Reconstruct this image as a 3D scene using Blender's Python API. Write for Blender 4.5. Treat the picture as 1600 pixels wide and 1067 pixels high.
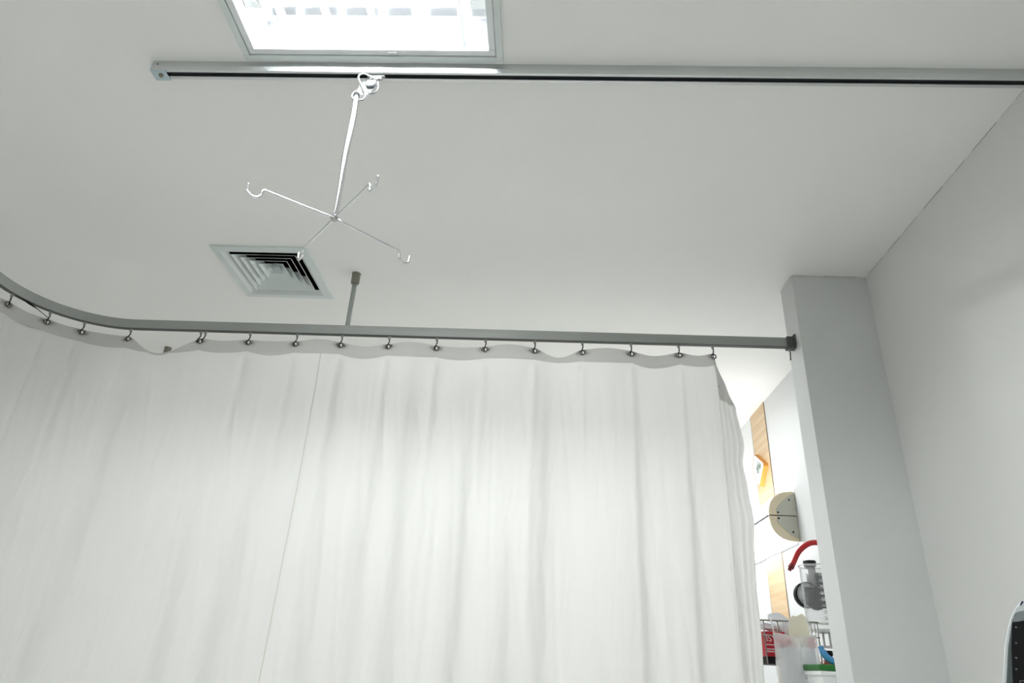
import bpy, math, random
from mathutils import Vector, Matrix, noise

# ------------------------------------------------------------------ clearing
for o in list(bpy.data.objects):
    bpy.data.objects.remove(o)
scene = bpy.context.scene
COL = scene.collection
PI = math.pi
EYE = 1.30                      # eye height; heights below are given from the eye
CEIL = 1.40                     # ceiling height above the eye (2.70 m from the floor)

# ------------------------------------------------------------------ camera
cam_data = bpy.data.cameras.new('camera')
cam_data.sensor_width = 36.0
cam_data.lens = 1056.8 / 1600 * 36.0
cam_data.clip_start = 0.02
cam = bpy.data.objects.new('camera', cam_data)
COL.objects.link(cam)
RIGHT = Vector((0.998473, 0.029859, 0.046476))
UP = Vector((-0.028798, -0.436606, 0.899192))
FWD = Vector((-0.047141, 0.899157, 0.435079))
cam.matrix_world = Matrix(((RIGHT.x, UP.x, -FWD.x, 0), (RIGHT.y, UP.y, -FWD.y, 0),
                           (RIGHT.z, UP.z, -FWD.z, EYE), (0, 0, 0, 1)))
scene.camera = cam

# ------------------------------------------------------------------ world, exposure
world = bpy.data.worlds.new('world')
scene.world = world
world.use_nodes = True
world.node_tree.nodes['Background'].inputs[0].default_value = (0.9, 0.95, 1.0, 1)
world.node_tree.nodes['Background'].inputs[1].default_value = 0.0
vs = scene.view_settings
vs.view_transform = 'Standard'
vs.look = 'None'
vs.gamma = 1.0
vs.use_curve_mapping = False
vs.exposure = 0.0
TUBE = 184.0          # fluorescent tubes of the ceiling light and its two added copies
BED = 9.8            # diffusers of the bed-head light

# ------------------------------------------------------------------ materials
def _nt(name):
    m = bpy.data.materials.new(name)
    m.use_nodes = True
    nt = m.node_tree
    return m, nt, nt.nodes['Principled BSDF']

def mat(name, col, rough=0.5, metal=0.0, var=0.0, scale=8.0, bump=0.0, bscale=60.0,
        stretch=(1, 1, 1), trans=0.0, alpha=1.0, spec=0.5, emit=0.0, ior=1.45):
    m, nt, p = _nt(name)
    p.inputs['Base Color'].default_value = (*col, 1)
    p.inputs['Roughness'].default_value = rough
    p.inputs['Metallic'].default_value = metal
    p.inputs['Specular IOR Level'].default_value = spec
    p.inputs['IOR'].default_value = ior
    p.inputs['Transmission Weight'].default_value = trans
    p.inputs['Alpha'].default_value = alpha
    if emit:
        p.inputs['Emission Color'].default_value = (*col, 1)
        p.inputs['Emission Strength'].default_value = emit
    if var or bump:
        tc = nt.nodes.new('ShaderNodeTexCoord')
        mp = nt.nodes.new('ShaderNodeMapping')
        mp.inputs['Scale'].default_value = stretch
        nt.links.new(tc.outputs['Object'], mp.inputs['Vector'])
    if var:
        n = nt.nodes.new('ShaderNodeTexNoise')
        n.inputs['Scale'].default_value = scale
        n.inputs['Detail'].default_value = 4
        nt.links.new(mp.outputs[0], n.inputs['Vector'])
        mix = nt.nodes.new('ShaderNodeMix')
        mix.data_type = 'RGBA'
        mix.inputs['A'].default_value = (*[max(0, c * (1 - var)) for c in col], 1)
        mix.inputs['B'].default_value = (*[min(1, c * (1 + var)) for c in col], 1)
        nt.links.new(n.outputs[0], mix.inputs['Factor'])
        nt.links.new(mix.outputs['Result'], p.inputs['Base Color'])
    if bump:
        b = nt.nodes.new('ShaderNodeTexNoise')
        b.inputs['Scale'].default_value = bscale
        b.inputs['Detail'].default_value = 3
        nt.links.new(mp.outputs[0], b.inputs['Vector'])
        bp = nt.nodes.new('ShaderNodeBump')
        bp.inputs['Strength'].default_value = bump
        bp.inputs['Distance'].default_value = 0.01
        nt.links.new(b.outputs[0], bp.inputs['Height'])
        nt.links.new(bp.outputs[0], p.inputs['Normal'])
    return m

def cloth_mat(name, col, translucent, stain=None, bump=0.25):
    m, nt, p = _nt(name)
    p.inputs['Roughness'].default_value = 0.55
    p.inputs['Specular IOR Level'].default_value = 0.25
    tc = nt.nodes.new('ShaderNodeTexCoord')
    mp = nt.nodes.new('ShaderNodeMapping')
    mp.inputs['Scale'].default_value = (1.0, 1.0, 0.09)
    nt.links.new(tc.outputs['Object'], mp.inputs['Vector'])
    n = nt.nodes.new('ShaderNodeTexNoise')
    n.inputs['Scale'].default_value = 34
    n.inputs['Detail'].default_value = 5
    nt.links.new(mp.outputs[0], n.inputs['Vector'])
    bp = nt.nodes.new('ShaderNodeBump')
    bp.inputs['Strength'].default_value = bump
    bp.inputs['Distance'].default_value = 0.006
    nt.links.new(n.outputs[0], bp.inputs['Height'])
    nt.links.new(bp.outputs[0], p.inputs['Normal'])
    c = nt.nodes.new('ShaderNodeMix')
    c.data_type = 'RGBA'
    c.inputs['A'].default_value = (*col, 1)
    c.inputs['B'].default_value = (0.05, 0.045, 0.035, 1)
    c.inputs['Factor'].default_value = 0
    if stain:
        a = nt.nodes.new('ShaderNodeAttribute')
        a.attribute_name = stain
        n2 = nt.nodes.new('ShaderNodeTexNoise')
        n2.inputs['Scale'].default_value = 160
        nt.links.new(tc.outputs['Object'], n2.inputs['Vector'])
        mul = nt.nodes.new('ShaderNodeMath')
        mul.operation = 'MULTIPLY'
        mul.use_clamp = True
        nt.links.new(a.outputs['Fac'], mul.inputs[0])
        mr = nt.nodes.new('ShaderNodeMapRange')
        mr.inputs['From Min'].default_value = 0.25
        mr.inputs['From Max'].default_value = 0.7
        nt.links.new(n2.outputs[0], mr.inputs['Value'])
        nt.links.new(mr.outputs[0], mul.inputs[1])
        nt.links.new(mul.outputs[0], c.inputs['Factor'])
    nt.links.new(c.outputs['Result'], p.inputs['Base Color'])
    t = nt.nodes.new('ShaderNodeBsdfTranslucent')
    nt.links.new(c.outputs['Result'], t.inputs['Color'])
    nt.links.new(bp.outputs[0], t.inputs['Normal'])
    mix = nt.nodes.new('ShaderNodeMixShader')
    mix.inputs[0].default_value = translucent
    nt.links.new(p.outputs[0], mix.inputs[1])
    nt.links.new(t.outputs[0], mix.inputs[2])
    nt.links.new(mix.outputs[0], nt.nodes['Material Output'].inputs['Surface'])
    return m

def film_mat(name, col, see, gloss_rough=0.15):
    """thin plastic film: part clear, part milky, with a gloss"""
    m, nt, p = _nt(name)
    p.inputs['Base Color'].default_value = (*col, 1)
    p.inputs['Roughness'].default_value = gloss_rough
    tr = nt.nodes.new('ShaderNodeBsdfTransparent')
    tl = nt.nodes.new('ShaderNodeBsdfTranslucent')
    tl.inputs['Color'].default_value = (*col, 1)
    m1 = nt.nodes.new('ShaderNodeMixShader')
    m1.inputs[0].default_value = 0.35
    nt.links.new(p.outputs[0], m1.inputs[1])
    nt.links.new(tl.outputs[0], m1.inputs[2])
    m2 = nt.nodes.new('ShaderNodeMixShader')
    lw = nt.nodes.new('ShaderNodeLayerWeight')
    lw.inputs[0].default_value = 0.5
    pw = nt.nodes.new('ShaderNodeMath'); pw.operation = 'POWER'; pw.inputs[1].default_value = 3.0
    nt.links.new(lw.outputs['Facing'], pw.inputs[0])
    ml = nt.nodes.new('ShaderNodeMath'); ml.operation = 'MULTIPLY_ADD'
    ml.inputs[1].default_value = -0.75 * see; ml.inputs[2].default_value = see
    nt.links.new(pw.outputs[0], ml.inputs[0])
    nt.links.new(ml.outputs[0], m2.inputs[0])
    nt.links.new(m1.outputs[0], m2.inputs[1])
    nt.links.new(tr.outputs[0], m2.inputs[2])
    nt.links.new(m2.outputs[0], nt.nodes['Material Output'].inputs['Surface'])
    return m

def emit_mat(name, col, strength):
    m = bpy.data.materials.new(name)
    m.use_nodes = True
    nt = m.node_tree
    nt.nodes.remove(nt.nodes['Principled BSDF'])
    e = nt.nodes.new('ShaderNodeEmission')
    e.inputs[0].default_value = (*col, 1)
    e.inputs[1].default_value = strength
    nt.links.new(e.outputs[0], nt.nodes['Material Output'].inputs['Surface'])
    return m

def wood_mat(name, dark, light):
    m, nt, p = _nt(name)
    p.inputs['Roughness'].default_value = 0.45
    tc = nt.nodes.new('ShaderNodeTexCoord')
    mp = nt.nodes.new('ShaderNodeMapping')
    mp.inputs['Scale'].default_value = (1, 0.55, 9)
    nt.links.new(tc.outputs['Object'], mp.inputs['Vector'])
    n = nt.nodes.new('ShaderNodeTexNoise')
    n.inputs['Scale'].default_value = 3.2
    n.inputs['Detail'].default_value = 6
    n.inputs['Distortion'].default_value = 0.4
    nt.links.new(mp.outputs[0], n.inputs['Vector'])
    r = nt.nodes.new('ShaderNodeValToRGB')
    r.color_ramp.elements[0].position = 0.3
    r.color_ramp.elements[0].color = (*dark, 1)
    r.color_ramp.elements[1].position = 0.7
    r.color_ramp.elements[1].color = (*light, 1)
    nt.links.new(n.outputs[0], r.inputs[0])
    nt.links.new(r.outputs[0], p.inputs['Base Color'])
    return m

M = {}
M['ceiling'] = mat('ceiling paint', (0.90, 0.90, 0.875), 0.8, var=0.02, scale=3, bump=0.03, bscale=120)
M['wall'] = mat('wall paint', (0.77, 0.772, 0.75), 0.75, var=0.03, scale=2.5, bump=0.04, bscale=90)
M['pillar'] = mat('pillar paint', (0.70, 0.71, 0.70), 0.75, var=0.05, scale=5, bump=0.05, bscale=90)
M['floor'] = mat('floor vinyl', (0.80, 0.80, 0.79), 0.45, var=0.06, scale=5)
M['panel'] = mat('white laminate', (0.83, 0.85, 0.86), 0.35, var=0.01, scale=3)
M['seam'] = mat('panel gap', (0.22, 0.16, 0.10), 0.8)
M['gap'] = mat('panel gap grey', (0.16, 0.17, 0.18), 0.8)
M['crack'] = mat('joint crack', (0.16, 0.15, 0.13), 0.9)
M['wood'] = wood_mat('pale wood laminate', (0.66, 0.45, 0.24), (0.80, 0.62, 0.40))
M['alu'] = mat('anodised aluminium', (0.62, 0.64, 0.64), 0.38, 1.0, var=0.05, scale=20, stretch=(0.3, 8, 8))
M['railgrey'] = mat('grey rail', (0.36, 0.375, 0.36), 0.45, 0.25, var=0.06, scale=14, stretch=(0.4, 6, 8))
M['trackmetal'] = mat('track metal', (0.63, 0.65, 0.65), 0.33, 0.85, var=0.04, scale=14, stretch=(0.3, 8, 8))
M['slot'] = mat('dark slot', (0.012, 0.013, 0.016), 0.7)
M['white_metal'] = mat('white enamel', (0.80, 0.83, 0.84), 0.35)
M['ventmetal'] = mat('vent aluminium', (0.70, 0.755, 0.745), 0.45, 0.05, var=0.03, scale=10)
M['duct'] = mat('duct black', (0.006, 0.006, 0.010), 0.9)
M['mirror'] = mat('reflector', (0.88, 0.90, 0.93), 0.16, 1.0)
M['whiteplastic'] = mat('white plastic', (0.82, 0.83, 0.82), 0.4)
M['tube'] = emit_mat('fluorescent tube', (0.97, 1.0, 1.0), TUBE)
M['bedglow'] = emit_mat('bed light diffuser', (1.0, 0.995, 0.97), BED)
M['chrome'] = mat('polished steel', (0.78, 0.79, 0.81), 0.17, 1.0, var=0.05, scale=60)
M['eyelet'] = mat('tarnished eyelet', (0.16, 0.15, 0.14), 0.45, 0.8, var=0.2, scale=80)
M['steel'] = mat('brushed steel', (0.50, 0.49, 0.47), 0.32, 1.0, var=0.1, scale=40)
M['enamelwire'] = mat('bright wire', (0.22, 0.225, 0.235), 0.35, 0.2)
M['dullmetal'] = mat('dull metal', (0.16, 0.18, 0.19), 0.55, 0.4)
M['basketwire'] = mat('basket wire', (0.26, 0.25, 0.23), 0.35, 0.9, var=0.1, scale=40)
M['clearplate'] = film_mat('clear plate', (0.07, 0.08, 0.085), 0.80)
M['zinc'] = mat('zinc plate', (0.50, 0.60, 0.64), 0.35, 0.7, var=0.1, scale=60)
M['brass'] = mat('dull screw', (0.25, 0.22, 0.16), 0.45, 0.8)
M['rubber'] = mat('olive grey rubber', (0.21, 0.205, 0.165), 0.7, var=0.08, scale=60)
M['darkcap'] = mat('dark end cap', (0.075, 0.08, 0.072), 0.6)
M['black'] = mat('black plastic', (0.008, 0.008, 0.010), 0.6, spec=0.2)
M['carrier'] = mat('grey nylon carrier', (0.30, 0.30, 0.29), 0.5)
M['cloth'] = cloth_mat('curtain cloth', (0.81, 0.81, 0.79), 0.37, bump=0.07)
M['header'] = cloth_mat('curtain header', (0.59, 0.585, 0.565), 0.22, stain='dirt', bump=0.1)
M['seamthread'] = mat('seam thread', (0.62, 0.60, 0.52), 0.8)
M['cream'] = mat('cream plastic', (0.74, 0.65, 0.47), 0.45)
M['creamgrey'] = mat('grey cream plastic', (0.50, 0.50, 0.43), 0.5, var=0.02, scale=20)
M['orangewood'] = mat('orange wood', (0.62, 0.27, 0.045), 0.4, var=0.2, scale=30, stretch=(6, 6, 1))
M['white'] = mat('white card', (0.86, 0.87, 0.90), 0.5)
M['leafgreen'] = mat('grey green print', (0.24, 0.30, 0.25), 0.7)
M['redhose'] = mat('red rubber', (0.42, 0.008, 0.012), 0.3)
M['darkred'] = mat('dark red rubber', (0.16, 0.006, 0.008), 0.4)
M['clear'] = film_mat('clear acrylic', (0.60, 0.62, 0.62), 0.90, 0.06)
M['clearedge'] = film_mat('clear acrylic edge', (0.55, 0.57, 0.55), 0.45, 0.08)
M['ink'] = mat('grey ink', (0.42, 0.43, 0.43), 0.6)
M['whiteink'] = mat('white ink', (0.80, 0.81, 0.80), 0.5)
M['greymetal'] = mat('grey metal', (0.40, 0.41, 0.41), 0.4, 0.5)
M['redbox'] = mat('red carton', (0.50, 0.012, 0.03), 0.45, var=0.05, scale=30)
M['latex'] = mat('pale yellow latex', (0.84, 0.80, 0.64), 0.5, var=0.05, scale=30)
M['paper'] = mat('white paper', (0.86, 0.88, 0.92), 0.6)
M['pink'] = mat('pale pink wrap', (0.80, 0.50, 0.52), 0.55, var=0.08, scale=25)
M['bag'] = film_mat('milky bag', (0.88, 0.88, 0.87), 0.55, 0.12)
M['greenlid'] = mat('green lid', (0.008, 0.12, 0.012), 0.4)
M['bluehose'] = mat('blue rubber', (0.06, 0.25, 0.48), 0.4)
M['brownglass'] = mat('brown bottle', (0.16, 0.035, 0.02), 0.2)
M['tubing'] = film_mat('clear tubing', (0.80, 0.88, 0.86), 0.30, 0.1)
M['monwhite'] = mat('monitor shell', (0.70, 0.74, 0.74), 0.4)
M['mongrey'] = mat('monitor grey', (0.07, 0.09, 0.09), 0.3)
M['montop'] = mat('monitor grey band', (0.22, 0.25, 0.25), 0.35)
M['screen'] = mat('screen glass', (0.004, 0.004, 0.005), 0.25, spec=0.25)
M['icon'] = mat('screen icon', (0.12, 0.12, 0.13), 0.5)
M['navy'] = mat('navy ink', (0.03, 0.035, 0.10), 0.5)

# ------------------------------------------------------------------ mesh builder
class MB:
    def __init__(self):
        self.v = []; self.f = []; self.s = []
    def add(self, verts, faces, smooth=False):
        n = len(self.v)
        self.v += [tuple(p) for p in verts]
        self.f += [tuple(i + n for i in f) for f in faces]
        self.s += [smooth] * len(faces)
        return self
    def box(self, x0, x1, y0, y1, z0, z1):
        v = [(x, y, z) for z in (z0, z1) for y in (y0, y1) for x in (x0, x1)]
        return self.add(v, [(0, 2, 3, 1), (4, 5, 7, 6), (0, 1, 5, 4), (2, 6, 7, 3), (0, 4, 6, 2), (1, 3, 7, 5)])
    def tube(self, path, r, n=10, caps=True, flat=None):
        P = [Vector(p) for p in path]
        R = r if isinstance(r, (list, tuple)) else [r] * len(P)
        T = []
        for i in range(len(P)):
            a = P[max(i - 1, 0)]; b = P[min(i + 1, len(P) - 1)]
            T.append((b - a).normalized())
        ref = Vector((0, 0, 1)) if abs(T[0].z) < 0.9 else Vector((1, 0, 0))
        u = T[0].cross(ref).normalized()
        vs_ = []
        for i, p in enumerate(P):
            u = (u - T[i] * u.dot(T[i]))
            if u.length < 1e-6:
                u = T[i].orthogonal()
            u.normalize()
            w = T[i].cross(u)
            for k in range(n):
                a = 2 * PI * k / n
                fx, fy = (1, 1) if not flat else flat[i]
                vs_.append(p + (u * math.cos(a) * fx + w * math.sin(a) * fy) * R[i])
        fs = []
        for i in range(len(P) - 1):
            for k in range(n):
                k2 = (k + 1) % n
                fs.append((i * n + k, i * n + k2, (i + 1) * n + k2, (i + 1) * n + k))
        self.add(vs_, fs, True)
        if caps:
            m = len(self.v) - len(vs_)
            self.f.append(tuple(m + k for k in reversed(range(n)))); self.s.append(False)
            e = m + (len(P) - 1) * n
            self.f.append(tuple(e + k for k in range(n))); self.s.append(False)
        return self
    def cyl(self, a, b, r, n=24, r2=None):
        return self.tube([a, b], [r, r if r2 is None else r2], n)
    def lathe(self, prof, origin=(0, 0, 0), axis='z', n=32, closed=False):
        """prof: (radius, height) pairs"""
        o = Vector(origin); vs_ = []
        for (r, h) in prof:
            for k in range(n):
                a = 2 * PI * k / n
                c, s_ = r * math.cos(a), r * math.sin(a)
                d = {'z': (c, s_, h), 'y': (c, h, -s_), 'x': (h, c, s_)}[axis]
                vs_.append(o + Vector(d))
        fs = []
        m = len(prof)
        for i in range(m if closed else m - 1):
            j = (i + 1) % m
            for k in range(n):
                k2 = (k + 1) % n
                fs.append((i * n + k, i * n + k2, j * n + k2, j * n + k))
        return self.add(vs_, fs, True)
    def prism(self, outline, axis, a, b):
        """outline in the two other axes, extruded along axis from a to b"""
        def pt(p, t):
            return {'x': (t, p[0], p[1]), 'y': (p[0], t, p[1]), 'z': (p[0], p[1], t)}[axis]
        n = len(outline)
        v = [pt(p, a) for p in outline] + [pt(p, b) for p in outline]
        f = [tuple(reversed(range(n))), tuple(range(n, 2 * n))]
        f += [(k, (k + 1) % n, n + (k + 1) % n, n + k) for k in range(n)]
        return self.add(v, f)
    def grid(self, fn, nu, nv, smooth=True, skip=None):
        v = [fn(i / (nu - 1), j / (nv - 1)) for j in range(nv) for i in range(nu)]
        f = []
        for j in range(nv - 1):
            for i in range(nu - 1):
                q = (j * nu + i, j * nu + i + 1, (j + 1) * nu + i + 1, (j + 1) * nu + i)
                if skip and skip(sum((Vector(v[k]) for k in q), Vector()) / 4):
                    continue
                f.append(q)
        return self.add(v, f, smooth)
    def torus(self, c, R, r, nrm=(0, 1, 0), n=24, m=10):
        nrm = Vector(nrm).normalized()
        u = nrm.orthogonal().normalized(); w = nrm.cross(u)
        c = Vector(c); vs_ = []
        for i in range(n):
            a = 2 * PI * i / n
            d = u * math.cos(a) + w * math.sin(a)
            for k in range(m):
                b = 2 * PI * k / m
                vs_.append(c + d * (R + r * math.cos(b)) + nrm * r * math.sin(b))
        fs = [(i * m + k, ((i + 1) % n) * m + k, ((i + 1) % n) * m + (k + 1) % m, i * m + (k + 1) % m)
              for i in range(n) for k in range(m)]
        return self.add(vs_, fs, True)

def wloc(o):
    p = Vector((0, 0, 0))
    while o:
        p += o.location; o = o.parent
    return p

def link_mesh(name, me, m, parent):
    me.materials.append(m)
    o = bpy.data.objects.new(name, me)
    COL.objects.link(o)
    if parent:
        o.parent = parent
    return o

def obj(name, mb, m, parent=None, bevel=0.0, loc=None, solid=0.0):
    """verts are given from the eye height; they are stored relative to the object's origin"""
    if parent is not None:
        base = wloc(parent)
    elif loc is not None:
        base = Vector((loc[0], loc[1], loc[2] + EYE))
    else:
        xs = [p[0] for p in mb.v]; ys = [p[1] for p in mb.v]; zs = [p[2] for p in mb.v]
        base = Vector(((min(xs) + max(xs)) / 2, (min(ys) + max(ys)) / 2, min(zs) + EYE))
    me = bpy.data.meshes.new(name)
    me.from_pydata([(p[0] - base.x, p[1] - base.y, p[2] + EYE - base.z) for p in mb.v], [], mb.f)
    me.validate()
    if len(me.polygons) == len(mb.s):
        me.polygons.foreach_set('use_smooth', mb.s)
    me.update()
    o = link_mesh(name, me, m, parent)
    if parent is None:
        o.location = base
    if solid:
        md = o.modifiers.new('thickness', 'SOLIDIFY'); md.thickness = solid; md.offset = 0
    if bevel:
        md = o.modifiers.new('bevel', 'BEVEL'); md.width = bevel; md.segments = 3
        md.limit_method = 'ANGLE'; md.angle_limit = math.radians(40)
    return o

def tag(o, label=None, cat=None, group=None, kind=None):
    for k, val in (('label', label), ('category', cat), ('group', group), ('kind', kind)):
        if val:
            o[k] = val
    return o

def thing(name, label, cat, loc, group=None):
    o = bpy.data.objects.new(name, None)
    o.empty_display_size = 0.05
    COL.objects.link(o)
    o.location = (loc[0], loc[1], loc[2] + EYE)
    return tag(o, label, cat, group)

def struct(name, mb, m, **k):
    return tag(obj(name, mb, m, **k), kind='structure')

def lettering(text, size, m, parent, origin, xdir, ydir, depth=0.0006, name='lettering'):
    cu = bpy.data.curves.new('letters', 'FONT')
    cu.body = text; cu.size = size; cu.extrude = depth; cu.align_x = 'CENTER'; cu.align_y = 'CENTER'
    tmp = bpy.data.objects.new('letters', cu)
    COL.objects.link(tmp)
    me = bpy.data.meshes.new_from_object(tmp.evaluated_get(bpy.context.evaluated_depsgraph_get()))
    bpy.data.objects.remove(tmp)
    x = Vector(xdir).normalized(); y = Vector(ydir).normalized(); z = x.cross(y)
    base = wloc(parent)
    o0 = Vector((origin[0], origin[1], origin[2] + EYE)) - base
    for vtx in me.vertices:
        c = vtx.co.copy()
        vtx.co = o0 + x * c.x + y * c.y + z * c.z
    return link_mesh(name, me, m, parent)

def smooth_path(pts, sub=8):
    """Catmull-Rom through the points"""
    P = [Vector(p) for p in pts]
    out = []
    for i in range(len(P) - 1):
        a = P[i - 1] if i else P[0] * 2 - P[1]
        b, c = P[i], P[i + 1]
        d = P[i + 2] if i + 2 < len(P) else P[-1] * 2 - P[-2]
        for k in range(sub):
            t = k / sub
            out.append(0.5 * (2 * b + (c - a) * t + (2 * a - 5 * b + 4 * c - d) * t * t + (3 * b - a - 3 * c + d) * t ** 3))
    out.append(P[-1])
    return out

def sstep(a, b, x):
    t = max(0.0, min(1.0, (x - a) / (b - a)))
    return t * t * (3 - 2 * t)

# ------------------------------------------------------------------ the room
FLOOR = -EYE
X0, X1, XB, Y0, Y1 = -3.3, 1.214, 1.230, -2.3, 6.2
LX0, LX1, LY0, LY1 = -0.797, -0.125, 0.573, 1.245          # ceiling light, outer frame
VX0, VX1, VY0, VY1 = -1.284, -0.909, 2.122, 2.510          # air vent, outer frame
FITTINGS = [(0, 0), (-0.95, -1.95), (0.50, 2.85)]       # offsets: the ceiling light in view, then two unseen ones added for brightness
holes = [(LX0 + dx + 0.02, LX1 + dx - 0.02, LY0 + dy + 0.02, LY1 + dy - 0.02) for dx, dy in FITTINGS] + [(VX0 + 0.03, VX1 - 0.03, VY0 + 0.03, VY1 - 0.03)]
xs = sorted({X0, XB + 0.05} | {h[0] for h in holes} | {h[1] for h in holes})
ys = sorted({Y0, Y1} | {h[2] for h in holes} | {h[3] for h in holes})
b = MB()
for i in range(len(xs) - 1):
    for j in range(len(ys) - 1):
        cx, cy = (xs[i] + xs[i + 1]) / 2, (ys[j] + ys[j + 1]) / 2
        if any(h[0] < cx < h[1] and h[2] < cy < h[3] for h in holes):
            continue
        b.add([(xs[i], ys[j], CEIL), (xs[i], ys[j + 1], CEIL), (xs[i + 1], ys[j + 1], CEIL), (xs[i + 1], ys[j], CEIL)], [(0, 1, 2, 3)])
struct('ceiling', b, M['ceiling'])
struct('floor', MB().box(X0 - 0.1, XB + 0.1, Y0 - 0.1, Y1 + 0.1, FLOOR - 0.05, FLOOR), M['floor'])
struct('wall_right', MB().box(X1, X1 + 0.12, Y0, 2.30, FLOOR, CEIL), M['wall'])
struct('wall_ward', MB().box(XB, XB + 0.12, 2.30, Y1, FLOOR, CEIL), M['panel'])
struct('wall_left', MB().box(X0 - 0.1, X0, Y0, Y1, FLOOR, CEIL), M['wall'])
struct('wall_back', MB().box(X0 - 0.1, XB + 0.12, Y0 - 0.1, Y0, FLOOR, CEIL), M['wall'])
struct('wall_far', MB().box(X0 - 0.1, XB + 0.12, Y1, Y1 + 0.1, FLOOR, CEIL), M['wall'])
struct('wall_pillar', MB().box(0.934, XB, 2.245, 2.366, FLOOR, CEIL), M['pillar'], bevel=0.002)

# wood strip in the panelling, with its gaps, and the gap lines of the panels
b = MB().box(XB - 0.003, XB, 3.575, 3.822, 0.30 - 1.2, CEIL)
struct('trim_1', b, M['wood'])
b = MB()
for y in (3.573, 3.824):
    b.box(XB - 0.0035, XB, y - 0.0016, y + 0.0016, FLOOR, CEIL)
struct('trim_2', b, M['seam'])
b = MB()
for z in (0.5945,):
    b.box(XB - 0.0035, XB, 3.330, 5.2, z - 0.0045, z + 0.0045)
struct('trim_3', b, M['gap'])

# broken hairline cracks where the walls meet the ceiling
rnd = random.Random(4)
b = MB()
y = 1.30
while y < 2.24:
    ln = rnd.uniform(0.03, 0.12); w = rnd.uniform(0.0003, 0.0009)
    b.box(X1 - w - 0.0004, X1 - 0.0002, y, min(y + ln, 2.242), CEIL - w, CEIL - 0.0002)
    y += ln + rnd.uniform(0.0, 0.05)
x = 0.94
while x < 1.2:
    ln = rnd.uniform(0.02, 0.06); w = rnd.uniform(0.0004, 0.0012)
    b.box(x, min(x + ln, 1.212), 2.245 - w, 2.2448, CEIL - w, CEIL - 0.0002)
    x += ln + rnd.uniform(0.0, 0.03)
struct('trim_4', b, M['crack'])

# ------------------------------------------------------------------ ceiling light (recessed louvre fitting) and two added fill copies
def ceiling_light(dx, dy, label, group=None, full=True):
    x0, x1, y0, y1 = LX0 + dx, LX1 + dx, LY0 + dy, LY1 + dy
    cx, cy = (x0 + x1) / 2, (y0 + y1) / 2
    t = thing('ceiling_light', label, 'ceiling light', (cx, cy, CEIL), group)
    def ring(mb, a, w, z0, z1):
        mb.box(x0 + a, x1 - a, y0 + a, y0 + a + w, z0, z1)
        mb.box(x0 + a, x1 - a, y1 - a - w, y1 - a, z0, z1)
        mb.box(x0 + a, x0 + a + w, y0 + a + w, y1 - a - w, z0, z1)
        mb.box(x1 - a - w, x1 - a, y0 + a + w, y1 - a - w, z0, z1)
        return mb
    obj('outer_frame', ring(MB(), 0.0, 0.0165, CEIL - 0.007, CEIL + 0.01), M['ventmetal'], t, bevel=0.001)
    obj('door_frame', ring(MB(), 0.0185, 0.0165, CEIL - 0.004, CEIL + 0.018), M['white_metal'], t, bevel=0.001)
    # pressed housing: sloping sides and a folded top, drawn as one open shell
    a, zb, zt = 0.034, CEIL + 0.012, CEIL + 0.092
    b = MB()
    prof = [(y0 + a, zb), (y0 + a + 0.006, zb + 0.03), (y0 + a + 0.024, zt)]
    n_y = 3
    tubes = [y0 + a + (y1 - y0 - 2 * a) * (k + 0.5) / n_y for k in range(n_y)]
    for ty in tubes:
        prof += [(ty - 0.055, zt), (ty - 0.045, zt - 0.006), (ty + 0.045, zt - 0.006), (ty + 0.055, zt)]
    prof += [(y1 - a - 0.024, zt), (y1 - a - 0.006, zb + 0.03), (y1 - a, zb)]
    v = [(x, p[0], p[1]) for x in (x0 + a, x1 - a) for p in prof]
    k = len(prof)
    b.add(v, [(i, i + 1, k + i + 1, k + i) for i in range(k - 1)])
    obj('reflector', b, M['mirror'], t)
    b = MB()
    for x in (x0 + a, x1 - a):
        b.add([(x, p[0], p[1]) for p in prof], [tuple(range(k))])
    b.box(x0 + 0.02, x1 - 0.02, y0 + 0.02, y1 - 0.02, zt + 0.002, zt + 0.004)
    obj('housing', b, M['white_metal'], t)
    for ty in tubes:
        u = obj('fluorescent_tube', MB().cyl((x0 + a + 0.045, ty, zt - 0.028), (x1 - a - 0.045, ty, zt - 0.028), 0.013, 16), M['tube'], t)
        for s, x in ((1, x0 + a + 0.002), (-1, x1 - a - 0.002)):
            h = MB().box(min(x, x + s * 0.042), max(x, x + s * 0.042), ty - 0.017, ty + 0.017, zt - 0.05, zt - 0.007)
            h.cyl((x + s * 0.03, ty, zt - 0.052), (x + s * 0.03, ty, zt - 0.05), 0.004, 10)
            obj('lamp_holder', h, M['whiteplastic'], t, bevel=0.003)
    if full:
        step = 0.112
        for k_ in range(5):
            x = x1 - a - 0.065 - k_ * step
            b = MB()
            for s in (-1, 1):
                b.add([(x, y0 + a, zb - 0.006), (x, y1 - a, zb - 0.006), (x + s * 0.009, y1 - a - 0.006, zb + 0.022), (x + s * 0.009, y0 + a + 0.006, zb + 0.022)], [(0, 1, 2, 3)])
            obj('louvre_blade', b, M['white_metal'], t, solid=0.0012)
        for k_ in range(2):
            yy = (tubes[k_] + tubes[k_ + 1]) / 2
            obj('louvre_bar', MB().box(x0 + a, x1 - a, yy - 0.002, yy + 0.002, zb, zb + 0.022), M['white_metal'], t)
        # clip on the far edge of the door frame
        obj('frame_clip', MB().box(cx + 0.045, cx + 0.068, y1 - 0.030, y1 - 0.021, CEIL - 0.0065, CEIL - 0.003), M['alu'], t, bevel=0.001)
    return t
ceiling_light(*FITTINGS[0], 'square recessed fluorescent ceiling light with louvres, beside the overhead metal track')
ceiling_light(*FITTINGS[1], 'added unseen fill light behind the viewer, built like the square ceiling light', full=False)  # out of view, added to brighten the room
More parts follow.
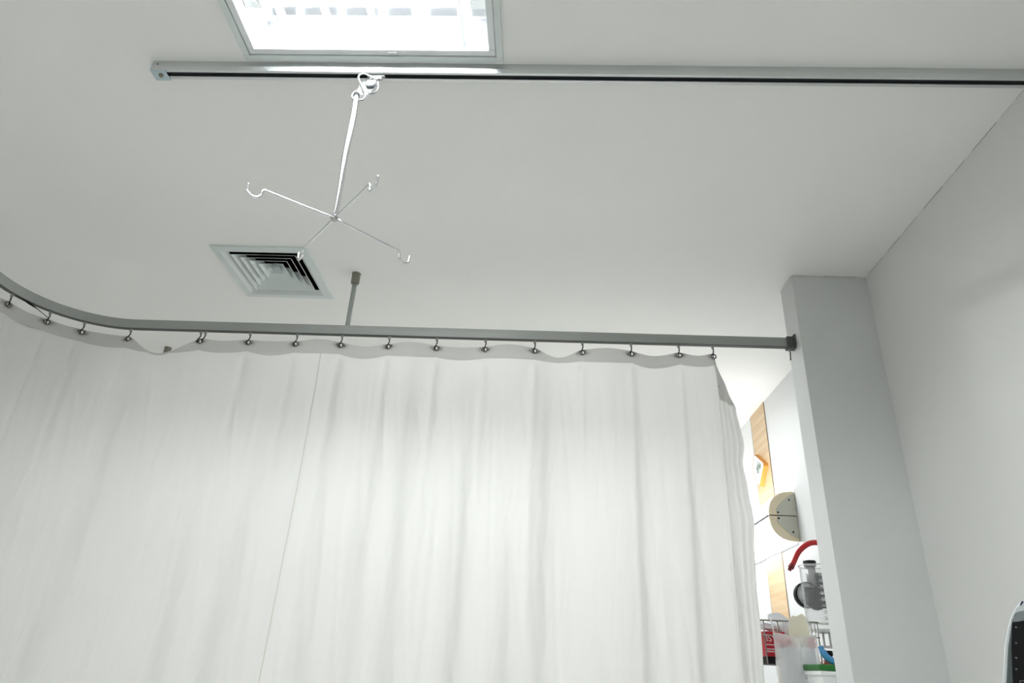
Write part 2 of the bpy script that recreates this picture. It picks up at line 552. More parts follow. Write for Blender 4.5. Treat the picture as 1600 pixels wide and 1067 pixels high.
ceiling_light(*FITTINGS[2], 'added unseen fill light beyond the curtain, built like the square ceiling light', full=False)  # out of view, added to light the curtain from behind

# ------------------------------------------------------------------ ceiling track with end stop
TY0, TZ = 1.2546, CEIL - 0.030
t = thing('ceiling_track', 'long silver ceiling track with a dark slot, running along the edge of the ceiling light', 'track', (0.08, TY0 + 0.016, CEIL))
pr = [(TY0, CEIL), (TY0 - 0.0005, TZ + 0.012), (TY0 + 0.002, TZ), (TY0 + 0.0095, TZ), (TY0 + 0.0095, TZ + 0.003), (TY0 + 0.004, TZ + 0.003), (TY0 + 0.004, TZ + 0.024),
      (TY0 + 0.030, TZ + 0.024), (TY0 + 0.030, TZ + 0.003), (TY0 + 0.0235, TZ + 0.003), (TY0 + 0.0235, TZ), (TY0 + 0.033, TZ), (TY0 + 0.034, CEIL)]
obj('track', MB().prism(pr, 'x', -1.050, X1), M['trackmetal'], t)
obj('slot', MB().box(-1.02, X1, TY0 + 0.0045, TY0 + 0.0295, TZ + 0.006, TZ + 0.0238), M['slot'], t)
st = MB().box(-1.052, -1.012, TY0 + 0.001, TY0 + 0.036, TZ - 0.003, TZ - 0.0005)
st.box(-1.0535, -1.0505, TY0 + 0.002, TY0 + 0.033, TZ - 0.002, CEIL - 0.002)
es = obj('end_stop', st, M['zinc'], t, bevel=0.001)
obj('screw', MB().lathe([(0, -0.004), (0.005, -0.0035), (0.006, -0.001), (0.006, 0.0)], (-1.030, TY0 + 0.017, TZ - 0.003), n=16), M['brass'], es)
obj('rivet', MB().lathe([(0.003, 0.0), (0.0025, -0.0012), (0, -0.0015)], (-1.036, TY0 - 0.0002, TZ + 0.018), axis='y', n=12), M['brass'], t)

# ------------------------------------------------------------------ drip-bag hanger on the track
HX, HY = -0.4850, 1.2520
HZ = 0.905
t = thing('drip_hanger', 'shiny steel drip-bag hanger with four curled arms, hanging from the ceiling track', 'hanger', (HX, HY, HZ))
tr = MB().box(-0.478, -0.432, TY0 + 0.011, TY0 + 0.022, TZ - 0.004, TZ + 0.006)
tr.box(-0.470, -0.440, TY0 + 0.0125, TY0 + 0.0205, TZ - 0.012, TZ - 0.004)
tr.cyl((-0.458, TY0 + 0.0165, TZ - 0.028), (-0.458, TY0 + 0.0165, TZ - 0.008), 0.004, 12)
obj('trolley', tr, M['greymetal'], t, bevel=0.001)
# bright wire loops and the clear plate between them
w1 = smooth_path([(-0.443, 1.248, 1.333), (-0.462, 1.246, 1.342), (-0.477, 1.245, 1.350), (-0.489, 1.244, 1.345), (-0.490, 1.243, 1.332), (-0.479, 1.242, 1.309),
                  (-0.469, 1.243, 1.289), (-0.465, 1.245, 1.275), (-0.470, 1.248, 1.265), (-0.480, 1.250, 1.266)], 6)
obj('wire_hook', MB().tube(w1, 0.0024, 10), M['enamelwire'], t)
w2 = smooth_path([(-0.446, 1.262, 1.341), (-0.444, 1.266, 1.327), (-0.447, 1.267, 1.314), (-0.458, 1.267, 1.306), (-0.480, 1.266, 1.311),
                  (-0.497, 1.263, 1.308), (-0.504, 1.260, 1.296), (-0.503, 1.257, 1.283), (-0.497, 1.254, 1.272)], 6)
obj('wire_hook', MB().tube(w2, 0.0024, 10), M['enamelwire'], t)
pl = [(-0.484, 1.345), (-0.452, 1.338), (-0.452, 1.305), (-0.478, 1.270), (-0.496, 1.276), (-0.494, 1.300)]
obj('hook_plate', MB().prism(pl, 'y', 1.2545, 1.2575), M['clearplate'], t, bevel=0.001)
obj('clamp_screw', MB().lathe([(0, -0.006), (0.010, -0.006), (0.013, -0.003), (0.013, 0.004), (0, 0.004)], (-0.461, 1.2535, 1.323), axis='y', n=8), M['dullmetal'], t)
# rod, pressed flat towards the foot
n = 26
pth, rr, fl = [], [], []
for i in range(n + 1):
    k = i / n
    pth.append((-0.490 + 0.005 * k + 0.0015 * math.sin(k * 9), 1.2530 - 0.001 * k, 1.287 - (1.287 - HZ) * k))
    q = sstep(0.45, 0.95, k)
    rr.append(0.0078)
    fl.append((1 + 0.35 * q, 1 - 0.35 * q))
obj('rod', MB().tube(pth, rr, 20, flat=fl), M['chrome'], t)
wc = MB().lathe([(0, 0.010), (0.008, 0.008), (0.0085, -0.002), (0.006, -0.006), (0, -0.007)], (HX, HY, HZ), n=20)
obj('weld_collar', wc, M['steel'], t)
for (ax, ay) in ((-0.126, -0.093), (0.121, 0.127), (0.106, -0.119), (-0.105, 0.120)):
    L = math.hypot(ax, ay); ux, uy = ax / L, ay / L
    prof = [(0.004, 0.0), (L * 0.5, 0.0), (L - 0.004, 0.001), (L + 0.003, 0.000), (L + 0.007, -0.006)]
    R = 0.0150
    for k in range(0, 9):
        a = PI + 0.25 + (PI - 0.25 + 0.12) * k / 8
        prof.append((L + 0.007 + R + R * math.cos(a), -0.010 + R * math.sin(a)))
    prof.append((L + 0.007 + 2 * R + 0.001, 0.002))
    pts = smooth_path([(HX + ux * d, HY + uy * d, HZ + z) for d, z in prof], 5)
    obj('arm', MB().tube(pts, 0.0032, 10), M['chrome'], t)

# ------------------------------------------------------------------ air vent
vcx, vcy = (VX0 + VX1) / 2, (VY0 + VY1) / 2
t = thing('air_vent', 'square silver ceiling air vent with nested louvres and a dark inside', 'air vent', (vcx, vcy, CEIL))
def sq(h, z, hy=None):
    hy = h if hy is None else hy
    return [(vcx - h, vcy - hy, z), (vcx + h, vcy - hy, z), (vcx + h, vcy + hy, z), (vcx - h, vcy + hy, z)]
def frustum(rings):
    b = MB()
    v = [p for r in rings for p in r]
    f = [(i * 4 + k, i * 4 + (k + 1) % 4, (i + 1) * 4 + (k + 1) % 4, (i + 1) * 4 + k) for i in range(len(rings) - 1) for k in range(4)]
    return b.add(v, f)
ho, hy_ = (VX1 - VX0) / 2, (VY1 - VY0) / 2
obj('frame', frustum([sq(ho, CEIL, hy_), sq(ho - 0.001, CEIL - 0.007, hy_ - 0.001), sq(ho - 0.030, CEIL - 0.010, hy_ - 0.030), sq(ho - 0.036, CEIL - 0.004, hy_ - 0.036), sq(ho - 0.048, CEIL + 0.008, hy_ - 0.048)]), M['ventmetal'], t, solid=0.0012)
for k in range(4):
    h = ho - 0.061 - 0.026 * k; d = hy_ - ho
    zb = CEIL - 0.004 + 0.003 * k
    obj('louvre', frustum([sq(h + 0.002, zb, h + d + 0.002), sq(h - 0.002, zb + 0.003, h + d - 0.002), sq(h - 0.027, zb + 0.038, h + d - 0.056)]), M['ventmetal'], t, solid=0.0014)
h = ho - 0.061 - 0.026 * 4
obj('core_plate', frustum([sq(0.010, CEIL + 0.040), sq(h * 0.7, CEIL + 0.026), sq(h, CEIL + 0.010)]).add(sq(0.010, CEIL + 0.040), [(0, 1, 2, 3)]), M['ventmetal'], t, solid=0.0012)
b = MB().add(sq(ho - 0.032, CEIL + 0.001) + sq(ho - 0.032, CEIL + 0.20), [(0, 1, 5, 4), (1, 2, 6, 5), (2, 3, 7, 6), (3, 0, 4, 7), (4, 5, 6, 7)])
obj('duct', b, M['duct'], t)

# ------------------------------------------------------------------ curtain rail
RY, RZ0, RZ1 = 2.305, 1.122, 1.160
AC, AR = (-1.590, 1.990), 0.315
XE = 0.630                                  # last hook with cloth on it
S_STRAIGHT = XE - AC[0]
S_ARC = AR * PI / 2
def path(s):
    """point and inward normal at arc length s from the right-hand cloth edge towards the left"""
    if s < S_STRAIGHT:
        return (XE - s, RY), (0.0, -1.0)
    a = (s - S_STRAIGHT) / AR
    if a < PI / 2:
        return (AC[0] - AR * math.sin(a), AC[1] + AR * math.cos(a)), (math.sin(a), -math.cos(a))
    e = s - S_STRAIGHT - S_ARC
    return (AC[0] - AR, AC[1] - e), (1.0, 0.0)
S_RAIL = S_STRAIGHT + S_ARC + 2.0
t = thing('curtain_rail', 'grey curved curtain rail hung below the ceiling, ending at the wall pillar', 'rail', (-0.5, RY, RZ0))
def sweep(sec, s0, s1, ds=0.03):
    n = int((s1 - s0) / ds) + 1
    b = MB(); k = len(sec); v = []
    for i in range(n + 1):
        s = s0 + (s1 - s0) * i / n
        p, nn = path(s)
        for (d, z) in sec:
            v.append((p[0] + nn[0] * d, p[1] + nn[1] * d, z))
    f = []
    for i in range(n):
        for j in range(k):
            j2 = (j + 1) % k
            f.append((i * k + j, i * k + j2, (i + 1) * k + j2, (i + 1) * k + j))
    f.append(tuple(range(k))); f.append(tuple(n * k + j for j in reversed(range(k))))
    return b.add(v, f)
hw = 0.0085
sec = [(hw, RZ1), (hw, RZ0), (0.004, RZ0), (0.004, RZ0 + 0.004), (hw - 0.003, RZ0 + 0.004), (hw - 0.003, RZ1 - 0.004), (-hw + 0.003, RZ1 - 0.004),
       (-hw + 0.003, RZ0 + 0.004), (-0.004, RZ0 + 0.004), (-0.004, RZ0), (-hw, RZ0), (-hw, RZ1)]
obj('rail', sweep(sec, XE - 0.912, S_RAIL), M['railgrey'], t)
lip = [(hw + 0.0006, RZ0 + 0.0010), (hw + 0.0006, RZ0 - 0.0012), (-hw, RZ0 - 0.0012), (-hw, RZ0 + 0.0010)]
obj('slot_edge', sweep(lip, XE - 0.900, S_RAIL), M['darkcap'], t)
b = MB().box(0.902, 0.9335, RY - 0.017, RY + 0.017, RZ0 - 0.006, RZ1 + 0.003)
ec = obj('end_bracket', b, M['darkcap'], t, bevel=0.003)
obj('bracket_flange', MB().box(0.927, 0.934, RY - 0.022, RY + 0.022, RZ0 + 0.004, RZ1 + 0.010), M['darkcap'], t, bevel=0.002)
def support(x, y, zlow, parent):
    p = obj('support_pole', MB().cyl((x, y, zlow), (x, y, CEIL - 0.001), 0.0095, 20), M['alu2'], parent)
    c = MB().lathe([(0.0095, CEIL - 0.046), (0.0150, CEIL - 0.046), (0.0165, CEIL - 0.040), (0.0165, CEIL - 0.004), (0.0185, CEIL), (0.009, CEIL)], (x, y, 0), n=24)
    obj('pole_cap', c, M['rubber'], p)
M['alu2'] = mat('grey pole', (0.40, 0.42, 0.41), 0.4, 0.35)
support(-0.761, 2.310, RZ1 - 0.002, t)
t2 = thing('ceiling_pole', 'grey pole with a dark rubber cap, mostly hidden behind the dip in the curtain top', 'pole', (-1.926, 3.07, CEIL))
support(-1.926, 3.085, RZ1 - 0.3, t2)

# ------------------------------------------------------------------ curtain hooks
hx = [0.630, 0.504, 0.327, 0.145, -0.034, -0.221, -0.407, -0.590, -0.773, -0.948, -1.132, -1.318, -1.606]
hook_s = [XE - x for x in hx] + [S_STRAIGHT + AR * math.radians(a) for a in (33, 54, 80)]
GZ = 1.077                                  # grommet centre height
ordinal = ['first', 'second', 'third', 'fourth', 'fifth', 'sixth', 'seventh', 'eighth', 'ninth', 'tenth', 'eleventh', 'twelfth', 'thirteenth', 'fourteenth', 'fifteenth', 'sixteenth']
proto = thing('curtain_hook', '', 'curtain hook', (0, 0, RZ0))
cr = MB().box(-0.0055, 0.0055, -0.0035, 0.0035, -0.004, 0.003)
cr.lathe([(0.0032, -0.003), (0.0055, -0.006), (0.0045, -0.013), (0.0025, -0.015), (0, -0.015)], n=12)
obj('carrier', cr, M['carrier'], proto, bevel=0.0008)
for v_ in proto.children:
    for q in v_.data.vertices:
        q.co.z += RZ0 * 0 + 0.0
def hook_wire(dx):
    return smooth_path([(0.001, 0, -0.012), (0.0018, 0, -0.020), (0.0010 + dx * 0.4, -0.002, -0.030), (-0.0005 + dx, -0.006, -0.039), (-0.001 + dx, -0.0075, -0.046), (dx, -0.004, -0.0495), (dx, 0.002, -0.048)], 5)
obj('hook_wire', MB().tube(hook_wire(-0.002), 0.0021, 8), M['black'], proto)
# both meshes were given round the origin at eye height: bring them to the hook's own origin
for ch in proto.children:
    for q in ch.data.vertices:
        q.co.z += RZ0
def copy_tree(o, parent=None):
    c = o.copy(); COL.objects.link(c)
    if parent:
        c.parent = parent
    for ch in o.children:
        copy_tree(ch, c)
    return c
first = True
def put_hook(s, label, dx=0.0, rz=None):
    global first
    r = proto if first else copy_tree(proto)
    first = False
    p, nn = path(s)
    r.location = (p[0] + dx, p[1], RZ0 + EYE)
    ang = math.atan2(nn[0], -nn[1])
    r.rotation_euler = (0, 0, ang if rz is None else rz)
    tag(r, label, 'curtain hook', 'curtain hooks along the rail')
for i, s in enumerate(hook_s):
    if i == 11:
        put_hook(s, 'right one of two curtain hooks sharing an eyelet, right of the curtain dip', 0.009)
        put_hook(s, 'left one of two curtain hooks sharing an eyelet, right of the curtain dip', -0.009)
    elif i == 12:
        put_hook(s, 'small black wire curtain hook just left of the dip in the curtain top')
    elif i == 14:
        put_hook(s, 'small black wire curtain hook on the rail bend with a dark string tied to it')
    elif i == 15:
        put_hook(s, 'leftmost curtain hook, at the left edge of the photo on the bent rail')
    elif i == 0:
        put_hook(s, 'small black curtain hook holding the outermost right corner of the curtain')
    else:
        put_hook(s, 'small black wire curtain hook, %s from the curtain\'s right corner' % ordinal[i])
put_hook(XE - 0.912, 'empty curtain hook hanging under the dark end of the rail at the pillar')

# dark string tied from under the rail bend to a hook
sA, sB = S_STRAIGHT + AR * math.radians(78), S_STRAIGHT + AR * math.radians(54)
pts = []
for k in range(13):
    q = k / 12
    p, nn = path(sA + (sB - sA) * q)
    pts.append((p[0] + nn[0] * 0.006, p[1] + nn[1] * 0.006, RZ0 - 0.002 - 0.030 * q ** 2.2))
tag(obj('string', MB().tube(pts, [0.0012 + 0.003 * math.exp(-((k / 12 - 0.4) / 0.16) ** 2) for k in range(13)], 8), M['black']), 'thin dark string tied under the curved end of the curtain rail', 'string')

# ------------------------------------------------------------------ curtain
gaps = sorted(hook_s)
S_END = S_STRAIGHT + S_ARC + 0.75
hs = gaps + [gaps[-1] + 0.19 * k for k in range(1, 6)]
#        top sag, bottom sag, belly (towards the room) for each gap from the right
sag = {0: (0.016, 0.012, 0.012), 1: (0.012, 0.016, -0.012), 2: (-0.003, 0.008, 0.014), 3: (0.030, 0.004, -0.012), 4: (-0.006, 0.004, 0.016),
       5: (0.002, 0.008, -0.010), 6: (-0.004, 0.008, 0.014), 7: (0.010, 0.014, -0.010), 8: (-0.006, 0.006, 0.014), 9: (-0.003, 0.010, -0.012),
       10: (0.014, 0.016, 0.014), 11: (0.074, 0.026, 0.020), 12: (-0.004, 0.002, -0.010), 13: (0.006, 0.006, 0.012), 14: (0.000, 0.004, -0.012)}
def gap_of(s):
    for i in range(len(hs) - 1):
        if s < hs[i + 1]:
            return i, max(0.0, (s - hs[i]) / (hs[i + 1] - hs[i]))
    return len(hs) - 2, 1.0
FLAP = 0.105                                # cloth beyond the last hook (negative s)
TOPZ, HEADZ = 1.089, 1.043
BOTZ = -0.95
def top_z(s):
    if s < 0:
        q = -s / FLAP
        return TOPZ - 0.205 * q
    i, u = gap_of(s)
    a = sag.get(i, (0.004, 0.010, 0.012 * (-1) ** i))
    return TOPZ - a[0] * (math.sin(PI * u) ** 1.3)
def head_z(s):
    if s < 0:
        q = -s / FLAP
        z = HEADZ - 0.138 * sstep(0.0, 0.10, q) + 0.022 * math.sin(min(1, q / 0.55) * PI) * 0.6 - 0.004 * q
        return min(z, top_z(s) - 0.006)
    i, u = gap_of(s)
    a = sag.get(i, (0.004, 0.010, 0.012 * (-1) ** i))
    z = HEADZ - a[1] * (math.sin(PI * u) ** 0.9)
    return min(z, top_z(s) - 0.006)
rnd = random.Random(11)
waves = []
for k in range(15):
    f = rnd.uniform(1.6, 6.5)
    waves.append((f, rnd.uniform(0, 2 * PI), rnd.uniform(0.4, 1.0) / (f / 3.0) ** 0.8, rnd.uniform(-0.10, 0.10)))
def belly(s):
    if s < 0:
        return 0.0
    i, u = gap_of(s)
    a = sag.get(i, (0.004, 0.010, 0.012 * (-1) ** i))
    return a[2] * math.sin(PI * u) ** 1.2
def off(s, z):
    """distance of the cloth from the rail line, towards the room"""
    d = max(0.0, HEADZ - z)
    top = math.exp(-d / 0.16)
    grow = 0.006 + 0.020 * (1 - math.exp(-d / 0.55))
    w = 0.0
    for (f, ph, a, dr) in waves:
        q = math.sin(2 * PI * f * (s + dr * d) + ph)
        w += a * q
    w = math.tanh(w * 0.55) * (1 - 0.75 * top)
    # soft gathers that fall from every hook
    i, u = gap_of(max(s, 0))
    g = 0.011 * (math.exp(-(u * 0.185 / 0.016) ** 2) + math.exp(-((1 - u) * 0.185 / 0.016) ** 2)) * math.exp(-d / 0.55) * sstep(0, 0.05, d)
    # narrow creases
    cr_ = noise.noise(Vector((s * 16 + d * 1.5, d * 1.3, 3.7)))
    cr2 = noise.noise(Vector((s * 30 - d * 4.0, d * 2.2, 9.1)))
    c = (0.0030 * max(0, 1 - abs(cr_) * 4) + 0.0010 * max(0, 1 - abs(cr2) * 6)) * sstep(0.0, 0.25, d)
    r = belly(s) * top + grow * w + g - c
    if s < 0:
        q = -s / FLAP
        r = off(0.0, z) * (1 - 0.6 * q) - 0.018 * sstep(0.0, 0.25, q) + 0.009 * math.sin(q * PI * 4.6 + d * 0.9) * sstep(0.02, 0.2, d + 0.05) - 0.02 * q
    return r
EDGE = [(2.0, 0.694), (0.885, 0.694), (0.752, 0.708), (0.683, 0.697), (0.594, 0.705), (0.487, 0.715), (0.38, 0.706), (0.265, 0.700), (0.134, 0.699), (0.0, 0.694), (-1.2, 0.690)]
def edge_x(z):
    for (za, xa), (zb_, xb) in zip(EDGE, EDGE[1:]):
        if z >= zb_:
            return xb + (xa - xb) * sstep(zb_, za, z)
    return EDGE[-1][1]
def cloth_pt(s, z, lift=0.0):
    p, nn = path(s)
    o_ = off(s, z) + lift
    x, y = p[0] + nn[0] * o_, p[1] + nn[1] * o_
    if s < 0:
        q = -s / FLAP
        x = XE + q * (edge_x(z) * y / RY - XE)
    return (x, y, z)
curt = thing('curtain', 'long off-white privacy curtain with grey header, hanging from the curved rail', 'curtain', (-0.4, RY, BOTZ))
NU, NV = 900, 120
def body(u, v):
    s = -FLAP + (S_END + FLAP) * u
    z0 = head_z(s)
    z = z0 + (BOTZ - z0) * (v ** 1.15)
    return cloth_pt(s, z)
obj('cloth', MB().grid(body, NU, NV), M['cloth'], curt)
gcen = [Vector(cloth_pt(s, GZ)) for s in hs if s < S_END]
NH = 2000
def head(u, v):
    s = -FLAP + (S_END + FLAP) * u
    a, b_ = top_z(s), head_z(s) - 0.002
    return cloth_pt(s, a + (b_ - a) * v, 0.0018)
def inhole(c):
    return any(abs(c.x - g.x) < 0.008 and (c - g).length < 0.0066 for g in gcen)
ho_ = obj('header_band', MB().grid(head, NH, 26, skip=inhole), M['header'], curt)
at = ho_.data.attributes.new('dirt', 'FLOAT', 'POINT')
base = wloc(curt)
vals = []
for q in ho_.data.vertices:
    w_ = q.co + base - Vector((0, 0, EYE))
    best = 0.0
    for g in gcen:
        d = w_ - g
        if abs(d.x) < 0.05 and abs(d.y) < 0.05:
            h_ = math.hypot(d.x, d.y)
            best = max(best, 2.2 * math.exp(-(h_ / 0.019) ** 2 - (abs(d.z) / 0.0095) ** 2))
    vals.append(best)
at.data.foreach_set('value', vals)
for g, s in zip(gcen, hs):
    p, nn = path(s)
    obj('eyelet', MB().torus((g.x + nn[0] * 0.002, g.y + nn[1] * 0.002, g.z), 0.0088, 0.0028, (nn[0], nn[1], 0.0), 24, 8), M['eyelet'], curt)
g = cloth_pt(-0.012, 0.957, 0.003)
obj('loose_eyelet', MB().torus(g, 0.0035, 0.0016, (0, -1, 0), 16, 8), M['steel'], curt)
# sewn seams: one down the cloth, one along the right-hand hem
def seam(s0, w):
    v = []
    n = 120
    for k in range(n + 1):
        z = head_z(s0) - 0.002 + (BOTZ - head_z(s0)) * k / n
        v += [cloth_pt(s0 - w, z, 0.0012), cloth_pt(s0 + w, z, 0.0012)]
    return MB().add(v, [(2 * k, 2 * k + 1, 2 * k + 3, 2 * k + 2) for k in range(n)], True)
obj('sewn_seam', seam(XE + 0.839, 0.0016), M['seamthread'], curt)

# ------------------------------------------------------------------ bed-head light on the panelled wall
t = thing('bed_head_light', 'long rounded white wall light with cream end cap, glowing behind the pillar', 'wall light', (XB - 0.06, 4.1, 0.605))
prof = []
ZM, HH, DP = 0.717, 0.118, 0.130
for k in range(0, 25):
    a = PI / 2 + PI * k / 24
    c, s_ = math.cos(a), math.sin(a)
    x = XB - 0.002 + DP * math.copysign(abs(c) ** 0.78, c)
    prof.append((x, ZM + HH * math.copysign(abs(s_) ** 0.88, s_)))
def arc_shell(lo, hi, y0, y1, grow=0.0):
    pr = prof[lo:hi + 1]
    b = MB(); k = len(pr)
    v = [(p[0], y, p[1]) for y in (y0, y1) for p in pr]
    return b.add(v, [(i, i + 1, k + i + 1, k + i) for i in range(k - 1)], True)
YL0, YL1 = 3.318, 5.2
obj('upper_diffuser', arc_shell(0, 12, YL0, YL1), M['bedglow'], t)
obj('lower_diffuser', arc_shell(12, 24, YL0, YL1), M['bedglow'], t)
fr = MB().box(XB - 0.004, XB - 0.126, YL0, YL1, ZM - 0.010, ZM + 0.010)
obj('front_rail', fr, M['white_metal'], t)
obj('front_gap', MB().box(XB - 0.1345, XB - 0.1300, YL0, YL1, ZM - 0.0060, ZM + 0.0050), M['gap'], t)
obj('back_plate', MB().box(XB - 0.004, XB - 0.0005, YL0, YL1, ZM - HH, ZM + HH), M['white_metal'], t)
def cap(y0, y1, part, m, ins=0.0):
    pr = prof[0:13] if part else prof[12:25]
    cx_, cz_ = XB - 0.002, ZM
    pts = [(cx_ + (p[0] - cx_) * (1 - ins), cz_ + (p[1] - cz_) * (1 - ins)) for p in pr]
    g_ = 0.0012 if part else -0.0012
    pts = [(p[0], p[1] + g_) for p in pts]
    pts += [(cx_, ZM + g_)]
    return MB().prism(pts, 'y', y0, y1)
for up in (1, 0):
    c = obj('end_cap', cap(3.302, YL0, up, M['cream']), M['cream'], t, bevel=0.005)
    sg = 1 if up else -1
    # flat grey face inside the cream rim
    face = [(XB - 0.003, ZM + sg * 0.0025), (XB - 0.094, ZM + sg * 0.0025), (XB - 0.098, ZM + sg * 0.030), (XB - 0.070, ZM + sg * 0.062), (XB - 0.040, ZM + sg * 0.090), (XB - 0.018, ZM + sg * 0.102), (XB - 0.003, ZM + sg * 0.104)]
    obj('cap_face', MB().prism(face, 'y', 3.2995, 3.302), M['creamgrey'], c)
    for (sx, sz) in ((XB - 0.090, 0.014), (XB - 0.030, 0.076)):
        obj('screw', MB().lathe([(0.0045, 0.0), (0.0045, -0.0015), (0.002, -0.002), (0, -0.0012)], (sx, 3.2995, ZM + sg * sz), axis='y', n=14), M['slot'], c)
obj('cap_gap', MB().box(XB - 0.131, XB - 0.002, 3.3035, YL0 - 0.001, ZM - 0.0012, ZM + 0.0012), M['slot'], t)
pr2 = prof[:]
obj('far_cap', MB().prism(pr2, 'y', YL1, YL1 + 0.015), M['cream'], t)

# ------------------------------------------------------------------ hexagonal picture on the wood strip
t = thing('framed_picture', 'small white diamond-shaped picture in an orange wooden frame on the wood strip', 'picture', (XB - 0.003, 3.70, 0.97))
def hexa(k):
    return [(3.712 + dy * k, 1.060 + dz * k) for dy, dz in ((0.036, 0.090), (0.052, 0.086), (0.101, 0.016), (0.100, 0.002), (0.024, -0.094), (0.008, -0.098), (-0.096, -0.012), (-0.098, 0.004))]
xf = XB - 0.003
o_, i_ = hexa(1.0), hexa(0.955)
n8 = len(o_)
v = [(xf, *p) for p in o_] + [(xf - 0.024, *p) for p in o_] + [(xf - 0.024, *p) for p in i_] + [(xf - 0.004, *p) for p in i_]
f = []
for r_ in range(3):
    f += [(r_ * n8 + k, r_ * n8 + (k + 1) % n8, (r_ + 1) * n8 + (k + 1) % n8, (r_ + 1) * n8 + k) for k in range(n8)]
obj('frame', MB().add(v, f), M['orangewood'], t)
obj('card', MB().prism(hexa(0.96), 'x', xf - 0.0238, xf - 0.0005), M['white'], t)
b = MB()
for k in range(5):
    a = (k - 2) * 0.32
    cy_, cz_ = 3.700 + 0.010 * (k - 2), 1.045
    ln = 0.055 - 0.008 * abs(k - 2)
    d = (math.sin(a), math.cos(a))
    nrm = (d[1], -d[0])
    pts = [(cy_, cz_), (cy_ + d[0] * ln * .5 + nrm[0] * 0.008, cz_ + d[1] * ln * .5 + nrm[1] * 0.008), (cy_ + d[0] * ln, cz_ + d[1] * ln), (cy_ + d[0] * ln * .5 - nrm[0] * 0.008, cz_ + d[1] * ln * .5 - nrm[1] * 0.008)]
    b.prism(pts, 'x', xf - 0.0246, xf - 0.0238)
b.box(xf - 0.0308, xf - 0.0300, 3.690, 3.710, 1.028, 1.046)
obj('plant_print', b, M['leafgreen'], t)

# ------------------------------------------------------------------ suction set on the wall behind the pillar
CX, CY, CZ0, CZ1, CR = 1.143, 2.95, 0.188, 0.438, 0.062
t = thing('suction_jar', 'clear graduated suction jar half hidden behind the pillar edge', 'jar', (CX, CY, CZ0))
jr = [(CR - 0.004, CZ0 + 0.006), (CR, CZ0 + 0.012), (CR + 0.001, CZ1 - 0.010), (CR + 0.005, CZ1), (CR + 0.0025, CZ1), (CR - 0.0015, CZ1 - 0.012), (CR - 0.003, CZ0 + 0.014), (CR - 0.008, CZ0 + 0.009)]
obj('jar', MB().lathe(jr, (CX, CY, 0), n=48), M['clear'], t)
obj('jar_base', MB().lathe([(0, CZ0), (CR + 0.002, CZ0), (CR + 0.004, CZ0 + 0.004), (CR + 0.002, CZ0 + 0.009), (0, CZ0 + 0.009)], (CX, CY, 0), n=48), M['clearedge'], t)
obj('rim', MB().torus((CX, CY, CZ1), CR + 0.004, 0.0022, (0, 0, 1), 48, 8), M['clearedge'], t)
for i, num in enumerate(('900', '800', '700', '600', '500', '400', '300', '200')):
    z = CZ1 - 0.040 - i * 0.0235
    m = M['whiteink'] if num in ('700', '600', '500') else M['ink']
    lettering('-' + num, 0.019, m, t, (CX - 0.006, CY - CR - 0.0016, z), (1, 0, 0), (0, 0, 1), name='graduation')
# holder under the jar, fixed to the wall
hb = MB().box(CX - 0.020, XB, CY - 0.012, CY + 0.012, CZ0 - 0.006, CZ0 - 0.0005)
hb.tube([(CX - 0.018, CY - 0.03, CZ0 - 0.003), (CX - 0.018, CY - 0.03, CZ0 - 0.055)], 0.004, 10)
hb.tube([(CX + 0.006, CY - 0.03, CZ0 - 0.003), (CX + 0.006, CY - 0.03, CZ0 - 0.055)], 0.004, 10)
hb.tube([(CX - 0.024, CY - 0.03, CZ0 - 0.055), (XB, CY - 0.03, CZ0 - 0.055)], 0.005, 10)
obj('jar_bracket', hb, M['steel'], t)
# regulator and gauge seen through the jar
t = thing('suction_regulator', 'black vacuum regulator with round gauge on the wall, seen through the clear jar', 'regulator', (1.15, 3.06, 0.26))
obj('gauge_rim', MB().lathe([(0.046, 0.020), (0.052, 0.018), (0.052, -0.010), (0.047, -0.014), (0.046, -0.008)], (1.135, 3.055, 0.336), axis='y', n=40), M['black'], t)
obj('gauge_face', MB().lathe([(0, -0.004), (0.047, -0.004), (0.047, 0.018), (0, 0.018)], (1.135, 3.055, 0.336), axis='y', n=40), M['white'], t)
kn = []
for k in range(48):
    a = 2 * PI * k / 48
    r_ = 0.036 + (0.003 if k % 2 else 0)
    kn.append((1.160 + r_ * math.cos(a), 0.318 + r_ * math.sin(a) * 1.1))
obj('knob', MB().prism(kn, 'y', 3.018, 3.046), M['black'], t)
obj('regulator_body', MB().box(1.118, 1.200, 3.050, 3.10, 0.290, 0.372), M['black'], t, bevel=0.008)
obj('valve', MB().box(1.176, 1.206, 3.030, 3.049, 0.285, 0.425), M['black'], t, bevel=0.004)
obj('wall_mount', MB().box(1.19, XB, 3.055, 3.095, 0.30, 0.36), M['greymetal'], t)
b = MB().cyl((1.165, 3.062, 0.370), (1.165, 3.062, 0.452), 0.020, 20)
b.cyl((1.165, 3.062, 0.452), (1.165, 3.062, 0.462), 0.026, 12)
obj('inlet_pipe', b, M['greymetal'], t)
obj('inlet_nut', MB().lathe([(0, 0.02), (0.028, 0.02), (0.028, 0.008), (0.019, 0.0), (0, 0)], (1.165, 3.062, 0.456), n=6), M['slot'], t)
